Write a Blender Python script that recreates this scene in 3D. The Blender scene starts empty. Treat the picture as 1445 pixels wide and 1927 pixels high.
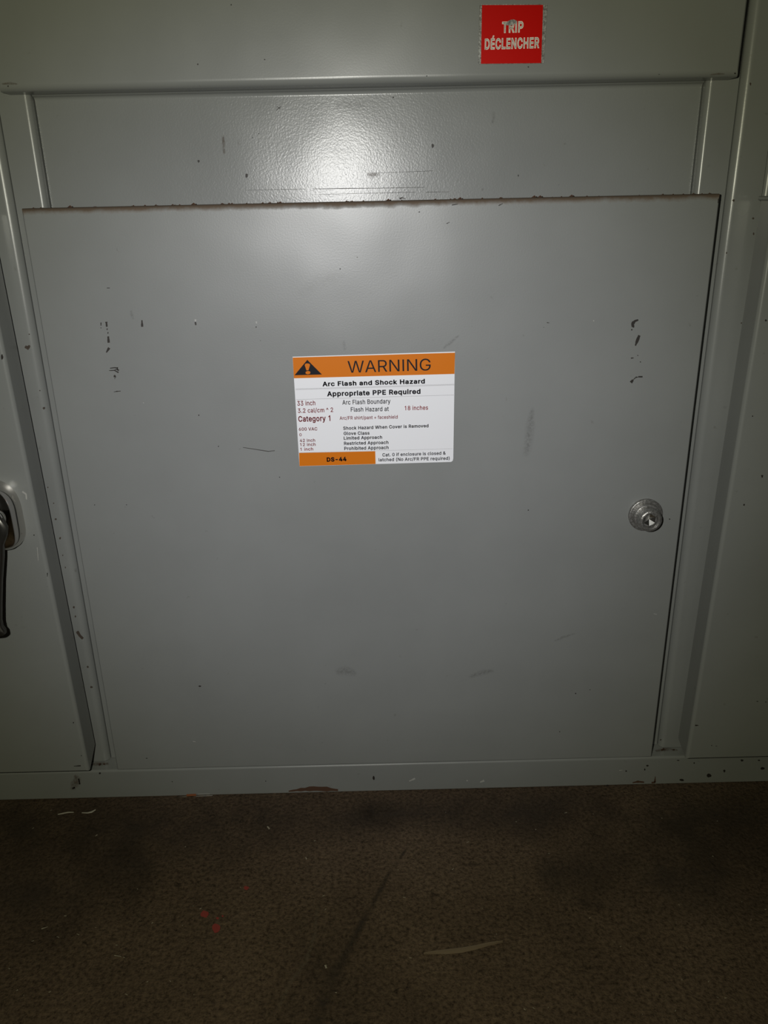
import bpy, bmesh, math, random
from mathutils import Vector, Matrix
from mathutils.geometry import delaunay_2d_cdt
random.seed(7)
S = bpy.context.scene
COL = S.collection

# ------------------------------------------------------------------ camera
FL = 0.504                                   # height of the access door's top edge above the floor
F = 1530.0                                   # focal length in pixels of the 1445 x 1927 frame
pt, rl, yw = math.radians(21.3986), math.radians(-1.2228), math.radians(0.2659)
fw = Vector((math.sin(yw)*math.cos(pt), math.cos(yw)*math.cos(pt), -math.sin(pt)))
rt0 = Vector((math.cos(yw), -math.sin(yw), 0)); up0 = rt0.cross(fw)
RT = math.cos(rl)*rt0 + math.sin(rl)*up0
UP = -math.sin(rl)*rt0 + math.cos(rl)*up0
CAM = Vector((0.0013, -0.5964, FL+0.0048))
cd = bpy.data.cameras.new('camera'); cam = bpy.data.objects.new('camera', cd); COL.objects.link(cam)
cd.sensor_fit = 'HORIZONTAL'; cd.sensor_width = 36; cd.lens = F/1445*36; cd.clip_start = .01
cam.matrix_world = Matrix((( RT.x, UP.x, -fw.x, CAM.x), (RT.y, UP.y, -fw.y, CAM.y), (RT.z, UP.z, -fw.z, CAM.z), (0,0,0,1)))
S.camera = cam

# ------------------------------------------------------------------ world, flash, exposure
w = bpy.data.worlds.new('World'); S.world = w; w.use_nodes = True
w.node_tree.nodes['Background'].inputs[0].default_value = (.9, .85, .7, 1)
w.node_tree.nodes['Background'].inputs[1].default_value = .012
S.view_settings.view_transform = 'Standard'; S.view_settings.look = 'None'
S.view_settings.exposure = 0; S.view_settings.gamma = 1; S.view_settings.use_curve_mapping = False
FLASH = CAM + Vector((-.046, .004, .019))    # the phone's LED flash, beside and above the lens
BEAM = (fw + UP*.065 + RT*.03).normalized()
def flash(name, energy, col, angle, tall=1.0):   # tall: the portrait beam is taller than wide
    ld = bpy.data.lights.new(name, 'SPOT'); ld.energy = energy; ld.color = col
    ld.spot_size = math.radians(angle); ld.spot_blend = 1; ld.shadow_soft_size = .004
    o = bpy.data.objects.new(name, ld); COL.objects.link(o); o.location = FLASH
    o.rotation_euler = BEAM.to_track_quat('-Z', 'Y').to_euler(); o.scale = (1, tall, 1)
flash('phone_flash_wide', 5.4, (1.02, 1.0, .68), 138, 1.25)
flash('phone_flash_core', 7.05, (1.0, 1.0, 1.25), 66)

# ------------------------------------------------------------------ helpers
def P(px, py, Y):                            # photo pixel -> point on the vertical plane y = Y
    d = fw + RT*((px-722.5)/F) - UP*((py-963.5)/F)
    return CAM + d*((Y-CAM.y)/d.y)
def G(px, py, Z=0.0):                        # photo pixel -> point on the floor
    d = fw + RT*((px-722.5)/F) - UP*((py-963.5)/F)
    return CAM + d*((Z-CAM.z)/d.z)
def link(name, me, mat=None, parent=None):
    o = bpy.data.objects.new(name, me); COL.objects.link(o)
    if mat and me: me.materials.append(mat)
    if parent: o.parent = parent
    return o
def tag(o, label, cat, group=None):
    o['label'] = label; o['category'] = cat
    if group: o['group'] = group
    return o
def thing(name, label, cat, loc=(0,0,0)):
    o = bpy.data.objects.new(name, None); COL.objects.link(o); o.empty_display_size = .05
    return tag(o, label, cat)
def mesh(verts, faces, smooth=False):
    me = bpy.data.meshes.new('m'); me.from_pydata([tuple(v) for v in verts], [], faces)
    bm = bmesh.new(); bm.from_mesh(me); bmesh.ops.recalc_face_normals(bm, faces=bm.faces)
    if smooth:
        for f in bm.faces: f.smooth = True
    bm.to_mesh(me); bm.free(); return me
def prism_z(poly, z0, z1):                   # XY polygon extruded upwards
    n = len(poly); v = [(x,y,z0) for x,y in poly]+[(x,y,z1) for x,y in poly]
    return mesh(v, [tuple(range(n))[::-1], tuple(range(n,2*n))]+[(i,(i+1)%n,n+(i+1)%n,n+i) for i in range(n)])
def prism_x(poly, x0, x1):                   # YZ polygon extruded sideways
    n = len(poly); v = [(x0,y,z) for y,z in poly]+[(x1,y,z) for y,z in poly]
    return mesh(v, [tuple(range(n)), tuple(range(n,2*n))[::-1]]+[(i,n+i,n+(i+1)%n,(i+1)%n) for i in range(n)])
def box(x0,x1,y0,y1,z0,z1): return prism_z([(x0,y0),(x1,y0),(x1,y1),(x0,y1)], z0, z1)
def arc(cx, cy, r, a0, a1, n=14):
    return [(cx+r*math.cos(math.radians(a0+(a1-a0)*i/n)), cy+r*math.sin(math.radians(a0+(a1-a0)*i/n))) for i in range(n+1)]
def pan(c, yf, yb, rad, n=14, cham=0.0):
    """folded sheet-metal door: c = corners BL, BR, TR, TL in (x, z); rad = bend radius left, right, bottom, top"""
    (lx0,zb),(rx0,_),(rx1,zt),(lx1,_) = c
    V = []; Fc = []
    def ring(a, y):
        l, r, b, t = [k*a for k in rad]
        return [(lx0+l, y, zb+b), (rx0-r, y, zb+b), (rx1-r, y, zt-t), (lx1+l, y, zt-t)]
    # each side has its own radius: depth of the ring follows the largest one
    R_ = max(rad)
    rings = []
    back = ring(0, yb)
    if cham:
        back = [(x, y, z + (cham if i < 2 else -cham*0)) for i,(x,y,z) in enumerate(back)]
    rings.append(back)
    for i in range(n+1):
        th = math.radians(90*i/n); a = 1-math.cos(th); y = yf + R_*(1-math.sin(th))
        rings.append(ring(a, y))
    for r in rings: V += r
    for k in range(len(rings)-1):
        for i in range(4):
            j = (i+1) % 4
            Fc.append((4*k+i, 4*k+j, 4*k+4+j, 4*k+4+i))
    m = 4*(len(rings)-1)
    Fc.append((m, m+1, m+2, m+3)); Fc.append((3,2,1,0))
    return mesh(V, Fc)
def lathe(prof, c, axis='y', n=48, smooth=True):   # prof: (r, along -y)
    V = []; Fc = []
    for r, h in prof:
        for i in range(n):
            a = 2*math.pi*i/n
            V.append((c[0]+r*math.cos(a), c[1]-h, c[2]+r*math.sin(a)))
    for k in range(len(prof)-1):
        for i in range(n):
            j = (i+1) % n; Fc.append((k*n+i, k*n+j, (k+1)*n+j, (k+1)*n+i))
    Fc.append(tuple(range(n))); Fc.append(tuple(range((len(prof)-1)*n, len(prof)*n))[::-1])
    me = mesh(V, Fc)
    if smooth:
        for p in me.polygons: p.use_smooth = len(p.vertices) == 4
        me.set_sharp_from_angle(angle=math.radians(32))
    return me

# ------------------------------------------------------------------ materials
def mat(name):
    m = bpy.data.materials.new(name); m.use_nodes = True
    nt = m.node_tree; b = nt.nodes['Principled BSDF']
    return m, nt, b
def N(nt, t, **kw):
    n = nt.nodes.new(t)
    for k, v in kw.items():
        if k.startswith('i_'): n.inputs[k[2:].replace('_',' ')].default_value = v
        else: setattr(n, k, v)
    return n
def ramp(nt, stops):
    n = nt.nodes.new('ShaderNodeValToRGB'); e = n.color_ramp.elements
    while len(e) < len(stops): e.new(.5)
    for k, (p, c) in zip(e, stops): k.position = p; k.color = c if len(c) == 4 else (*c, 1)
    return n
def simple(name, col, rough=.5, metal=0, spec=.5):
    m, nt, b = mat(name)
    b.inputs['Base Color'].default_value = (*col, 1); b.inputs['Roughness'].default_value = rough
    b.inputs['Metallic'].default_value = metal; b.inputs['Specular IOR Level'].default_value = spec
    return m
def paint(name, col, peel=.05, rough=.34, grime_top=None, spec=.5):
    m, nt, b = mat(name); L = nt.links.new
    tc = N(nt, 'ShaderNodeTexCoord')
    big = N(nt, 'ShaderNodeTexNoise', i_Scale=7.0, i_Detail=5.0, i_Roughness=.6); L(tc.outputs['Object'], big.inputs['Vector'])
    r1 = ramp(nt, [(.3, [c*.93 for c in col]), (.7, [c*1.05 for c in col])]); L(big.outputs['Fac'], r1.inputs['Fac'])
    # rubbed-in dirt specks
    sp = N(nt, 'ShaderNodeTexNoise', i_Scale=150.0, i_Detail=3.0); L(tc.outputs['Object'], sp.inputs['Vector'])
    r2 = ramp(nt, [(.71, (0,0,0)), (.80, (1,1,1))]); L(sp.outputs['Fac'], r2.inputs['Fac'])
    mx = N(nt, 'ShaderNodeMix', data_type='RGBA'); mx.inputs['B'].default_value = (.10,.095,.08,1)
    ml = N(nt, 'ShaderNodeMath', operation='MULTIPLY'); ml.inputs[1].default_value = .4
    L(r2.outputs['Color'], ml.inputs[0]); L(ml.outputs[0], mx.inputs['Factor']); L(r1.outputs['Color'], mx.inputs['A'])
    out = mx.outputs['Result']
    if grime_top is not None:                # brown settled dust along the top fold
        sx = N(nt, 'ShaderNodeSeparateXYZ'); L(tc.outputs['Object'], sx.inputs[0])
        gn = N(nt, 'ShaderNodeTexNoise', i_Scale=60.0, i_Detail=6.0, i_Roughness=.7); L(tc.outputs['Object'], gn.inputs['Vector'])
        a1 = N(nt, 'ShaderNodeMath', operation='MULTIPLY_ADD'); a1.inputs[1].default_value = .007; L(gn.outputs['Fac'], a1.inputs[0]); L(sx.outputs['Z'], a1.inputs[2])
        mr = N(nt, 'ShaderNodeMapRange'); mr.inputs['From Min'].default_value = grime_top-.0010; mr.inputs['From Max'].default_value = grime_top+.0022
        L(a1.outputs[0], mr.inputs['Value'])
        m2 = N(nt, 'ShaderNodeMix', data_type='RGBA'); m2.inputs['B'].default_value = (.125,.092,.064,1)
        L(mr.outputs['Result'], m2.inputs['Factor']); L(out, m2.inputs['A']); out = m2.outputs['Result']
        ra = N(nt, 'ShaderNodeMapRange'); ra.inputs['To Min'].default_value = rough; ra.inputs['To Max'].default_value = .8
        L(mr.outputs['Result'], ra.inputs['Value']); L(ra.outputs['Result'], b.inputs['Roughness'])
    else:
        rr = N(nt, 'ShaderNodeMapRange'); rr.inputs['To Min'].default_value = rough-.06; rr.inputs['To Max'].default_value = rough+.06
        L(big.outputs['Fac'], rr.inputs['Value']); L(rr.outputs['Result'], b.inputs['Roughness'])
    L(out, b.inputs['Base Color'])
    b.inputs['Specular IOR Level'].default_value = spec
    pn = N(nt, 'ShaderNodeTexNoise', i_Scale=850.0, i_Detail=1.0, i_Roughness=.5); L(tc.outputs['Object'], pn.inputs['Vector'])
    wn = N(nt, 'ShaderNodeTexNoise', i_Scale=14.0, i_Detail=1.0); L(tc.outputs['Object'], wn.inputs['Vector'])
    b1 = N(nt, 'ShaderNodeBump'); b1.inputs['Strength'].default_value = 1; b1.inputs['Distance'].default_value = peel*.001
    b2 = N(nt, 'ShaderNodeBump'); b2.inputs['Strength'].default_value = 1; b2.inputs['Distance'].default_value = .0012
    L(wn.outputs['Fac'], b2.inputs['Height']); L(pn.outputs['Fac'], b1.inputs['Height']); L(b2.outputs['Normal'], b1.inputs['Normal'])
    L(b1.outputs['Normal'], b.inputs['Normal'])
    return m
GREY = (.226, .235, .228)
M_paint = paint('grey_enamel', GREY, peel=.012, rough=.28)
M_panel = paint('grey_enamel_orange_peel', GREY, peel=.06, rough=.26, spec=.27)
M_door = paint('grey_enamel_dusty_top', GREY, peel=.025, rough=.36, grime_top=FL, spec=.44)
M_chip = simple('bare_dark_metal', (.022,.018,.015), .6)
M_rust = simple('rust_brown', (.075,.035,.018), .85)
M_orange_rust = simple('rust_orange', (.26,.085,.03), .85)
M_light = simple('pale_scratch', (.38,.38,.36), .7)
M_post_chip = simple('dirty_brown_chip', (.06,.045,.034), .8)
M_white = simple('label_white', (.79,.80,.82), .45, 0, .3)
M_orange = simple('label_orange', (.61,.165,.006), .45, 0, .15)
M_black = simple('print_black', (.010,.010,.014), .5, 0, .12)
M_redtxt = simple('print_dark_red', (.26,.012,.018), .5, 0, .12)
M_line = simple('print_grey_rule', (.42,.42,.43), .5)
M_red = simple('nameplate_red', (.53,.003,.001), .35, 0, .12)
M_chrome = simple('chrome', (.62,.60,.57), .10, 1)
M_darkmetal = simple('dark_lever_metal', (.12,.115,.105), .28, .9)
M_void = simple('dark_interior', (.02,.02,.018), .9)
def zinc():
    m, nt, b = mat('galvanised_steel'); L = nt.links.new
    tc = N(nt, 'ShaderNodeTexCoord'); n = N(nt, 'ShaderNodeTexNoise', i_Scale=900.0, i_Detail=4.0); L(tc.outputs['Object'], n.inputs['Vector'])
    r = ramp(nt, [(.35, (.22,.215,.20)), (.65, (.46,.455,.44))]); L(n.outputs['Fac'], r.inputs['Fac']); L(r.outputs['Color'], b.inputs['Base Color'])
    b.inputs['Metallic'].default_value = .75; b.inputs['Roughness'].default_value = .36
    bp = N(nt, 'ShaderNodeBump'); bp.inputs['Distance'].default_value = .0002; L(n.outputs['Fac'], bp.inputs['Height']); L(bp.outputs['Normal'], b.inputs['Normal'])
    return m
M_zinc = zinc()
def silver():
    m, nt, b = mat('scuffed_aluminium'); L = nt.links.new
    tc = N(nt, 'ShaderNodeTexCoord'); n = N(nt, 'ShaderNodeTexNoise', i_Scale=700.0, i_Detail=5.0, i_Roughness=.7); L(tc.outputs['Object'], n.inputs['Vector'])
    r = ramp(nt, [(.36, (.07,.068,.06)), (.5, (.20,.20,.19)), (.66, (.40,.40,.38))]); L(n.outputs['Fac'], r.inputs['Fac']); L(r.outputs['Color'], b.inputs['Base Color'])
    b.inputs['Metallic'].default_value = .3; b.inputs['Roughness'].default_value = .5
    return m
M_silver = silver()
def concrete():
    m, nt, b = mat('brown_stained_concrete'); L = nt.links.new
    tc = N(nt, 'ShaderNodeTexCoord')
    a = N(nt, 'ShaderNodeTexNoise', i_Scale=6.0, i_Detail=7.0, i_Roughness=.62); L(tc.outputs['Object'], a.inputs['Vector'])
    r = ramp(nt, [(.32, (.068,.047,.031)), (.5, (.119,.082,.054)), (.70, (.160,.113,.077))]); L(a.outputs['Fac'], r.inputs['Fac'])
    g = N(nt, 'ShaderNodeTexNoise', i_Scale=330.0, i_Detail=4.0, i_Roughness=.7); L(tc.outputs['Object'], g.inputs['Vector'])
    r2 = ramp(nt, [(.32, (.30,.28,.25)), (.52, (.9,.9,.9)), (.70, (1.25,1.25,1.22))]); L(g.outputs['Fac'], r2.inputs['Fac'])
    mx = N(nt, 'ShaderNodeMix', data_type='RGBA', blend_type='MULTIPLY'); mx.inputs['Factor'].default_value = 1
    L(r.outputs['Color'], mx.inputs['A']); L(r2.outputs['Color'], mx.inputs['B'])
    # fine dark pits
    v = N(nt, 'ShaderNodeTexNoise', i_Scale=130.0, i_Detail=5.0, i_Roughness=.75, i_Distortion=1.2); L(tc.outputs['Object'], v.inputs['Vector'])
    r3 = ramp(nt, [(.30, (.15,.14,.12)), (.42, (1,1,1))]); L(v.outputs['Fac'], r3.inputs['Fac'])
    m2 = N(nt, 'ShaderNodeMix', data_type='RGBA', blend_type='MULTIPLY'); m2.inputs['Factor'].default_value = .8
    L(mx.outputs['Result'], m2.inputs['A']); L(r3.outputs['Color'], m2.inputs['B'])
    L(m2.outputs['Result'], b.inputs['Base Color'])
    b.inputs['Roughness'].default_value = .85; b.inputs['Specular IOR Level'].default_value = .2
    ad = N(nt, 'ShaderNodeMath', operation='ADD'); L(g.outputs['Fac'], ad.inputs[0]); L(v.outputs['Fac'], ad.inputs[1])
    bp = N(nt, 'ShaderNodeBump'); bp.inputs['Strength'].default_value = .8; bp.inputs['Distance'].default_value = .0022
    L(ad.outputs[0], bp.inputs['Height']); L(bp.outputs['Normal'], b.inputs['Normal'])
    return m
M_floor = concrete()
def soft(name, col, rough=.7, strength=1.0, scale=260.0):    # smudge fading out to its rim (attribute 'fade')
    m, nt, b = mat(name); L = nt.links.new
    b.inputs['Base Color'].default_value = (*col, 1); b.inputs['Roughness'].default_value = rough
    at = N(nt, 'ShaderNodeAttribute', attribute_name='fade')
    tc = N(nt, 'ShaderNodeTexCoord'); n = N(nt, 'ShaderNodeTexNoise', i_Scale=scale, i_Detail=5.0, i_Roughness=.7); L(tc.outputs['Object'], n.inputs['Vector'])
    r = ramp(nt, [(.35, (0,0,0)), (.65, (1,1,1))]); L(n.outputs['Fac'], r.inputs['Fac'])
    m1 = N(nt, 'ShaderNodeMath', operation='MULTIPLY'); L(at.outputs['Fac'], m1.inputs[0]); L(r.outputs['Color'], m1.inputs[1])
    m2 = N(nt, 'ShaderNodeMath', operation='MULTIPLY'); m2.inputs[1].default_value = strength; L(m1.outputs[0], m2.inputs[0])
    L(m2.outputs[0], b.inputs['Alpha'])
    return m
M_smudge = soft('dark_smudge', (.12,.118,.11), .5, .30, 500)
M_brown_smudge = soft('brown_smudge', (.11,.075,.05), .8, .8)
M_pale_smudge = soft('pale_smudge', (.40,.40,.38), .7, .12)
M_track = soft('dark_tyre_track', (.040,.029,.020), .9, .8, 60)
M_stain_falloff = soft('floor_stain_and_falloff', (.040,.029,.021), .9, .62, 11)  # stain colour that also paints in the light's falloff towards the rail
M_pale_floor = soft('pale_floor_scuff', (.17,.135,.095), .9, .45, 300)

# marks lying on a surface; pf maps a photo pixel to the surface, nrm is the surface normal
def ribbon_pts(pts, wid):
    """centre line + widths (photo px) -> outline, slightly ragged"""
    L_, R_ = [], []
    n = len(pts); dense = []
    for i in range(n-1):
        for k in range(3):
            t = k/3; dense.append((pts[i][0]+(pts[i+1][0]-pts[i][0])*t, pts[i][1]+(pts[i+1][1]-pts[i][1])*t, wid[i]+(wid[i+1]-wid[i])*t))
    dense.append((*pts[-1], wid[-1]))
    for i, (x, y, ww) in enumerate(dense):
        a = dense[max(i-1,0)]; b = dense[min(i+1,len(dense)-1)]
        dx, dy = b[0]-a[0], b[1]-a[1]; l = math.hypot(dx,dy) or 1; nx, ny = -dy/l, dx/l
        j = ww*.5*random.uniform(.75,1.2)
        L_.append((x+nx*j, y+ny*j)); R_.append((x-nx*j, y-ny*j))
    return L_, R_
def stroke_mesh(strokes, pf):
    V, Fc = [], []
    for s in strokes:
        pts, wid = s
        if len(pts) == 1:                    # blob: wid = (w, h)
            x, y = pts[0]; n = 10; b0 = len(V)
            for i in range(n):
                a = 2*math.pi*i/n; k = random.uniform(.75, 1.15)
                V.append(pf(x+math.cos(a)*wid[0]*.5*k, y+math.sin(a)*wid[1]*.5*k))
            Fc.append(tuple(range(b0, b0+n)))
        else:
            l, r = ribbon_pts(pts, wid); b0 = len(V); n = len(l)
            V += [pf(*p) for p in l]+[pf(*p) for p in r]
            Fc += [(b0+i, b0+i+1, b0+n+i+1, b0+n+i) for i in range(n-1)]
    return mesh(V, Fc)
def marks(name, strokes, pf, m, parent, stuff=True):
    o = link(name, stroke_mesh(strokes, pf), m, parent)
    if stuff: o['kind'] = 'stuff'
    return o
def soft_mark(name, pts, wid, pf, m, parent):
    """a band with a 'fade' attribute: 1 on its centre line, 0 at its rim"""
    V, Fc, A = [], [], []
    n = len(pts); dense = []
    for i in range(n-1):
        for k in range(4):
            t = k/4; dense.append((pts[i][0]+(pts[i+1][0]-pts[i][0])*t, pts[i][1]+(pts[i+1][1]-pts[i][1])*t, wid[i]+(wid[i+1]-wid[i])*t))
    dense.append((*pts[-1], wid[-1]))
    m_ = len(dense)
    for i, (x, y, ww) in enumerate(dense):
        a = dense[max(i-1,0)]; b = dense[min(i+1,m_-1)]
        dx, dy = b[0]-a[0], b[1]-a[1]; l = math.hypot(dx,dy) or 1; nx, ny = -dy/l, dx/l
        for s in (-1, -.5, 0, .5, 1):
            V.append(pf(x+nx*ww*.5*s, y+ny*ww*.5*s)); A.append((1-abs(s))*(0 if i in (0, m_-1) else 1))
    for i in range(m_-1):
        for k in range(4): Fc.append((5*i+k, 5*i+k+1, 5*i+6+k, 5*i+5+k))
    me = mesh(V, Fc); at = me.attributes.new('fade', 'FLOAT', 'POINT')
    for i, a in enumerate(A): at.data[i].value = a
    return link(name, me, m, parent)
def on(Y): return lambda x, y: P(x, y, Y)
def onfloor(h=.0002): return lambda x, y: G(x, y, h)

# ------------------------------------------------------------------ floor
fl = link('floor', box(-2.4, 2.4, -2.6, .72, -.06, 0), M_floor); fl['kind'] = 'structure'
fl['label'] = 'dark brown stained concrete floor'
wl = link('wall_back', box(-2.4, 2.4, .72, .82, 0, 2.6), simple('grey_block_wall', (.25,.24,.22), .9)); wl['kind'] = 'structure'
soft_mark('tyre_track', [(770,1590),(735,1640),(690,1720),(650,1795),(620,1850),(595,1927),(575,2000)], [5,10,17,24,30,34,36], onfloor(), M_track, fl)
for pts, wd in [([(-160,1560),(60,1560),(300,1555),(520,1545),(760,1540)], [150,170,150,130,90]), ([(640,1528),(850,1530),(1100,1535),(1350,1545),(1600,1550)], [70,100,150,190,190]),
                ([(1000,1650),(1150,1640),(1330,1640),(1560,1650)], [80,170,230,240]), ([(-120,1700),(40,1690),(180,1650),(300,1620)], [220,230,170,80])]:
    soft_mark('stain_and_falloff', pts, wd, onfloor(.0001), M_stain_falloff, fl)  # floor stains, spread wide so their dark colour also mimics dimmer flash by the rail
soft_mark('oil_stain', [(1085,1690),(1115,1700),(1135,1712)], [22,34,18], onfloor(), M_track, fl)
soft_mark('pale_scuff', [(598,1700),(592,1760),(575,1810),(545,1850),(520,1905)], [10,12,14,14,12], onfloor(.0003), M_pale_floor, fl)
soft_mark('pale_scuff', [(1250,1870),(1262,1900),(1275,1935)], [3,4,4], onfloor(.0003), M_pale_floor, fl)
M_drop = simple('red_paint_drop', (.24,.032,.022), .6)
for (x, y, a, b_) in [(385,1720,18,15),(407,1747,19,17),(463,1671,11,8),(409,1728,6,5),(419,1724,4,4)]:
    marks('paint_drop', [([(x,y)], (a,b_))], onfloor(), M_drop, fl, False)
rs = random.Random(3); sp = []
for _ in range(70):
    x, y = rs.uniform(0,1445), rs.uniform(1520,1927)
    sp.append(([(x,y),(x+rs.uniform(-5,5),y+rs.uniform(-3,3))], (rs.uniform(.8,1.8),.8)))
sp += [([(503,1555),(507,1560)],(3,3)), ([(575,1613),(577,1617)],(2,2)), ([(612,1816),(614,1822)],(4,3)), ([(78,1748),(90,1744)],(2,1)), ([(215,1798),(228,1800)],(1.5,1))]
marks('pale_grit', sp, onfloor(.0003), simple('pale_grit', (.30,.27,.21), .9), fl)

# ------------------------------------------------------------------ base rail
YR = .002; ZR = .031
rail = link('base_rail', prism_x([(YR+.0015,0),(YR,.0015)]+[(YR,ZR-.002)]+[(YR+.002-.002*math.cos(t*.3927), ZR-.002+.002*math.sin(t*.3927)) for t in range(1,5)]+[(.10,ZR),(.10,0)], -.80, .80), M_paint)
tag(rail, 'long grey painted base rail with chipped paint along the floor', 'rail')
pr = on(YR-.0002)
o = marks('rust_patch', [([(543,1489),(566,1486),(590,1484),(615,1485),(636,1487)], (2,6,9,8,4))], pr, M_rust, rail, False)
o = marks('rust_patch', [([(351,1497),(369,1496)], (6,6))], pr, M_orange_rust, rail, False)
marks('rust_patch', [([(1190,1473),(1200,1471),(1212,1472)], (2,4,3)), ([(1226,1473),(1233,1472)], (4,4)), ([(1232,1472),(1233,1461)], (4,1))], pr, M_rust, rail, False)
soft_mark('scraped_patch', [(140,1458),(146,1468),(140,1478),(134,1487)], [6,18,20,8], pr, M_brown_smudge, rail)
marks('paint_chips', [([(136,1484),(141,1482)],(3,3)), ([(148,1465),(150,1476)],(2,3)), ([(1334,1459)],(9,8)), ([(1283,1468)],(9,5)), ([(1363,1451)],(4,6)), ([(1435,1446)],(9,6)), ([(1428,1431)],(5,3)),
  ([(1178,1451)],(3,3)), ([(1218,1441)],(5,3)), ([(1213,1448)],(3,4)), ([(1396,1431)],(6,4)), ([(1306,1436)],(3,3)), ([(188,1455)],(4,4)), ([(324,1471)],(2,2)), ([(500,1470)],(2,2)), ([(703,1464)],(4,9)), ([(1143,1478)],(5,3)), ([(1276,1431)],(6,2))], pr, M_chip, rail)
marks('bare_scratches', [([(770,1470),(781,1465)],(2,3)), ([(879,1469)],(3,3)), ([(903,1472),(911,1469)],(2,4)), ([(302,1502),(345,1499.5),(400,1497)],(.8,1.6,.8)), ([(372,1494.5),(395,1494)],(1,1)), ([(1165,1450),(1171,1449)],(1.5,1))], pr, M_light, rail)

pt_ = lambda x, y: G(x, y, ZR+.0003)
soft_mark('ledge_grime', [(160,1438),(178,1438),(192,1437),(206,1437)], [4,8,9,5], pt_, M_brown_smudge, rail)
soft_mark('ledge_grime', [(1232,1413),(1243,1412),(1254,1410),(1266,1411),(1276,1412)], [4,9,9,7,3], pt_, M_brown_smudge, rail)
marks('rust_crumbs', [([(186,1440),(190,1437)],(3,3)), ([(196,1438)],(5,3)), ([(172,1439)],(6,2)), ([(1244,1412),(1250,1409)],(3,5)), ([(1268,1411)],(5,3))], pt_, M_rust, rail)
# ------------------------------------------------------------------ switchgear cabinets
TOP = 1.30
def post_poly(xi, s, wdt, yf, yb, r, a1=90):  # xi: where the fold ends towards the cubicle; s=+1 fold on the +x side
    a = arc(0, 0, r, -90, -90+a1)
    p = [(xi + s*(x-a[-1][0]), yf + r + y) for x, y in a]
    return p + [(xi, yb), (xi - s*wdt, yb), (xi - s*wdt, yf)]
cab = thing('switchgear_cabinet', 'grey metal switchgear cabinet with warning label on its lower door', 'cabinet')
for s in (-1, 1):
    link('frame_post', prism_z(post_poly(s*.2514, -s, .0235, .0150, .05, .0058, 78), ZR+.0006, TOP), M_paint, cab)
    link('door_stile', prism_z(post_poly(s*.2293, -s, .0214, .0195, .075, .0040), ZR+.0006, TOP), M_paint, cab)
link('carcass', box(-.2745, .2745, .080, .60, ZR+.0006, TOP), M_void, cab)
# recessed panel with its filleted header
pz = FL+.0708; rf = .0028; YP = .0275
poly = [(YP, .44), (YP, pz-rf)] + [(YP-rf+rf*math.cos(math.radians(a)), pz-rf+rf*math.sin(math.radians(a))) for a in range(10, 91, 10)] + [(.0195, FL+.0737), (.0195, FL+.10), (.045, FL+.10), (.045, .44)]
panel = link('recessed_panel', prism_x(poly, -.2287, .2287), M_panel, cab)
# lower access door
zb = FL-.4716; zt = FL
door = link('access_door', pan([(-.240,zb),(.240,zb),(.240,zt),(-.240,zt)], 0, .0185, (.0016,.0016,.0016,.0036)), M_door, cab)
# upper breaker door
ub = FL+.0714
udoor = link('breaker_door', pan([(-.2412,ub),(.2425,ub),(.2440,TOP-.02),(-.2412,TOP-.02)], 0, .0185, (.0022,.0022,.0048,.003)), M_paint, cab)

# neighbours: only slivers of them show
def neighbour(s, label):
    c = thing('switchgear_cabinet', label, 'cabinet')
    x0, x1 = .2756, .80
    link('frame_post', prism_z(post_poly(s*x0, -s, .0205, .0155, .05, .0045), ZR+.0006, TOP), M_paint, c)
    link('frame_post', prism_z(post_poly(s*x1, s, .0195, .0150, .05, .0058), ZR+.0006, TOP), M_paint, c)
    link('door_stile', prism_z([(s*.2965,.020),(s*.314,.020),(s*.314,.075),(s*.2965,.075)], ZR+.0006, TOP), M_paint, c)
    link('door_stile', prism_z([(s*.760,.020),(s*.7795,.020),(s*.7795,.075),(s*.760,.075)], ZR+.0006, TOP), M_paint, c)
    link('recessed_panel', box(min(s*.315,s*.759), max(s*.315,s*.759), .033, .045, .44, FL+.10), M_panel, c)
    link('carcass', box(min(s*x0,s*x1)+.0005, max(s*x0,s*x1)-.0005, .080, .60, ZR+.0006, TOP), M_void, c)
    return c
lcab = neighbour(-1, 'grey metal switchgear cabinet with a chrome lever handle on its door')
rcab = neighbour(1, 'plain grey metal switchgear cabinet beside the door with the hex socket screw')
def sdoor(c, s, xt, xb, zb_, zt_, ch):
    yf, yb = -.0155, .0065
    cs = [(s*xb,zb_),(s*.772,zb_),(s*.772,zt_),(s*xt,zt_)]
    if s < 0: cs = [cs[1],cs[0],cs[3],cs[2]]
    return link('cubicle_door', pan(cs, yf, yb, (.003,.003,.0016,.003), cham=ch), M_paint, c)
ldoor = sdoor(lcab, -1, .2637, .2580, FL-.4595, FL-.004, .012)
rdoor = sdoor(rcab, 1, .2712, .2640, FL-.4620, FL-.005, .006)
for c, s in ((lcab,-1),(rcab,1)):
    a, b_ = sorted((s*.279, s*.765))
    link('breaker_door', pan([(a,ub),(b_,ub),(b_,TOP-.02),(a,TOP-.02)], 0, .0185, (.0022,.0022,.0048,.003)), M_paint, c)

# top lip of the right door
n = 10; lip = []
for i in range(n+1): a = math.pi/2+math.pi*i/n; lip.append((.2702+.0015*math.cos(a), FL-.0036+.0015*math.sin(a)))
lip += [(.768, FL-.0051), (.768, FL-.0021)]
V = [(x,-.0125,z) for x,z in lip]+[(x,.0065,z) for x,z in lip]; k = len(lip)
link('top_lip', mesh(V, [tuple(range(k)), tuple(range(k,2*k))[::-1]]+[(i,(i+1)%k,k+(i+1)%k,k+i) for i in range(k)]), M_paint, rcab)

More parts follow.
